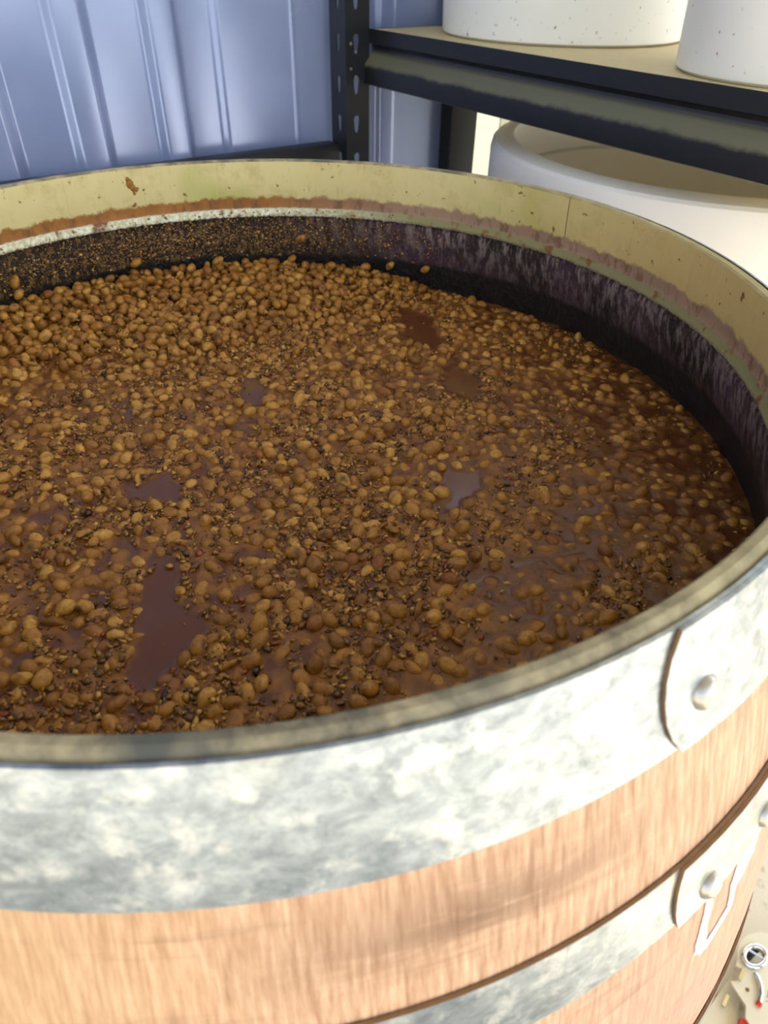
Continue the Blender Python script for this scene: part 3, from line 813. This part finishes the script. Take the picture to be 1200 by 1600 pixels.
# ------------------------------------------------------------------ metal latch plate on the floor at the lower right
O_ = Vector((.5704, -.0493, .0)); E1 = Vector((.866, .016, 0))*.001; E2 = Vector((-.288, -.744, 0))*.001
pl = empty('latch_plate', tuple(O_)); tag(pl, 'pale metal latch plate with chrome ring and red tab lying on the floor', 'latch')
def LP(x, y): v = E1*(x-1160) + E2*(y-1530); return (v.x, v.y)
def lpoly(pts): return [LP(*p) for p in pts]
def arcp(cx, cy, rx, ry, a0, a1, n=16): return [(cx+rx*math.cos(math.radians(a0+(a1-a0)*i/n)), cy+ry*math.sin(math.radians(a0+(a1-a0)*i/n))) for i in range(n+1)]
ring_c = (1177, 1496)
out_ = [(1148, 1510)] + arcp(1186, 1490, 36, 36, 165, 330, 18) + [(1290, 1520), (1290, 1660), (1196, 1640), (1163, 1590), (1164, 1572), (1146, 1545), (1140, 1535), (1155, 1533), (1162, 1518)]
bd = plate('plate', lpoly(out_), [lpoly(arcp(*ring_c, 15, 14, 0, 345, 20))], .004)
link('plate', bd, M_plate, pl, (0, 0, .030))
bd = plate('under_plate', lpoly([(1120, 1560), (1150, 1518), (1166, 1540), (1160, 1575), (1150, 1620), (1160, 1680), (1100, 1680), (1090, 1600)]), [], .003)
link('under_plate', bd, M_plate, pl, (0, 0, .012))
def L3(x, y, z): a, b = LP(x, y); return (a, b, z)
link('ring', sweep('ring', [L3(*q, .037) for q in arcp(*ring_c, 18, 17, 0, 360, 28)], .0036, 10), M_chrome, pl)
link('ring_bar', sweep('ring_bar', [L3(1163, 1483, .037), L3(1190, 1500, .037)], .0016), M_chrome, pl)
cbar = link('curved_rod', sweep('curved_rod', [L3(1178, 1524, .035), L3(1181, 1530, .038), L3(1185, 1543, .038), L3(1186, 1556, .038), L3(1183, 1568, .037)], .0032, 10), M_chrome, pl)
link('red_tip', sweep('red_tip', [L3(1183, 1568, .037), L3(1182.3, 1573, .036)], .0036, 10), M_red, cbar)
def lug(x, y, sx, sy, z, mat, nm, h=.006):
    q = lpoly([(x-sx, y+sy*.6), (x+sx*.2, y-sy), (x+sx, y-sy*.6), (x-sx*.2, y+sy)])
    return link(nm, plate(nm, q, [], h), mat, pl, (0, 0, z))
lug(1156, 1525, 6, 11, .034, M_chrome, 'catch'); lug(1138, 1559, 6, 10, .015, M_chrome, 'catch')
link('red_tab', plate('red_tab', lpoly([(1158, 1588), (1186, 1602), (1190, 1640), (1150, 1640)]), [], .012), M_red, pl, (0, 0, .018))
link('pin', lathe('pin', [(0, .002), (.002, .0016), (.0026, 0), (0, -.001)], 12), M_edge, pl, L3(1166, 1548, .0342))
for i, (x0, y0, x1, y1) in enumerate(((1196, 1560, 1199, 1548), (1199, 1548, 1202, 1558), (1202, 1558, 1205, 1546), (1208, 1552, 1209, 1546), (1194, 1566, 1204, 1563))):
    link('stamped_mark', sweep('stamped_mark', [L3(x0, y0, .0342), L3(x1, y1, .0342)], .0006, 6), M_rivet, pl)
for x, y in ((1230, 1560), (1130, 1620), (1230, 1640), (1180, 1480)):
    a, b = LP(x, y); h = .030 if x > 1150 else .012
    link('foot', lathe('foot', [(0, 0), (.006, 0), (.006, h+.0005), (0, h+.0005)], 16), M_black, pl, (a, b, 0))
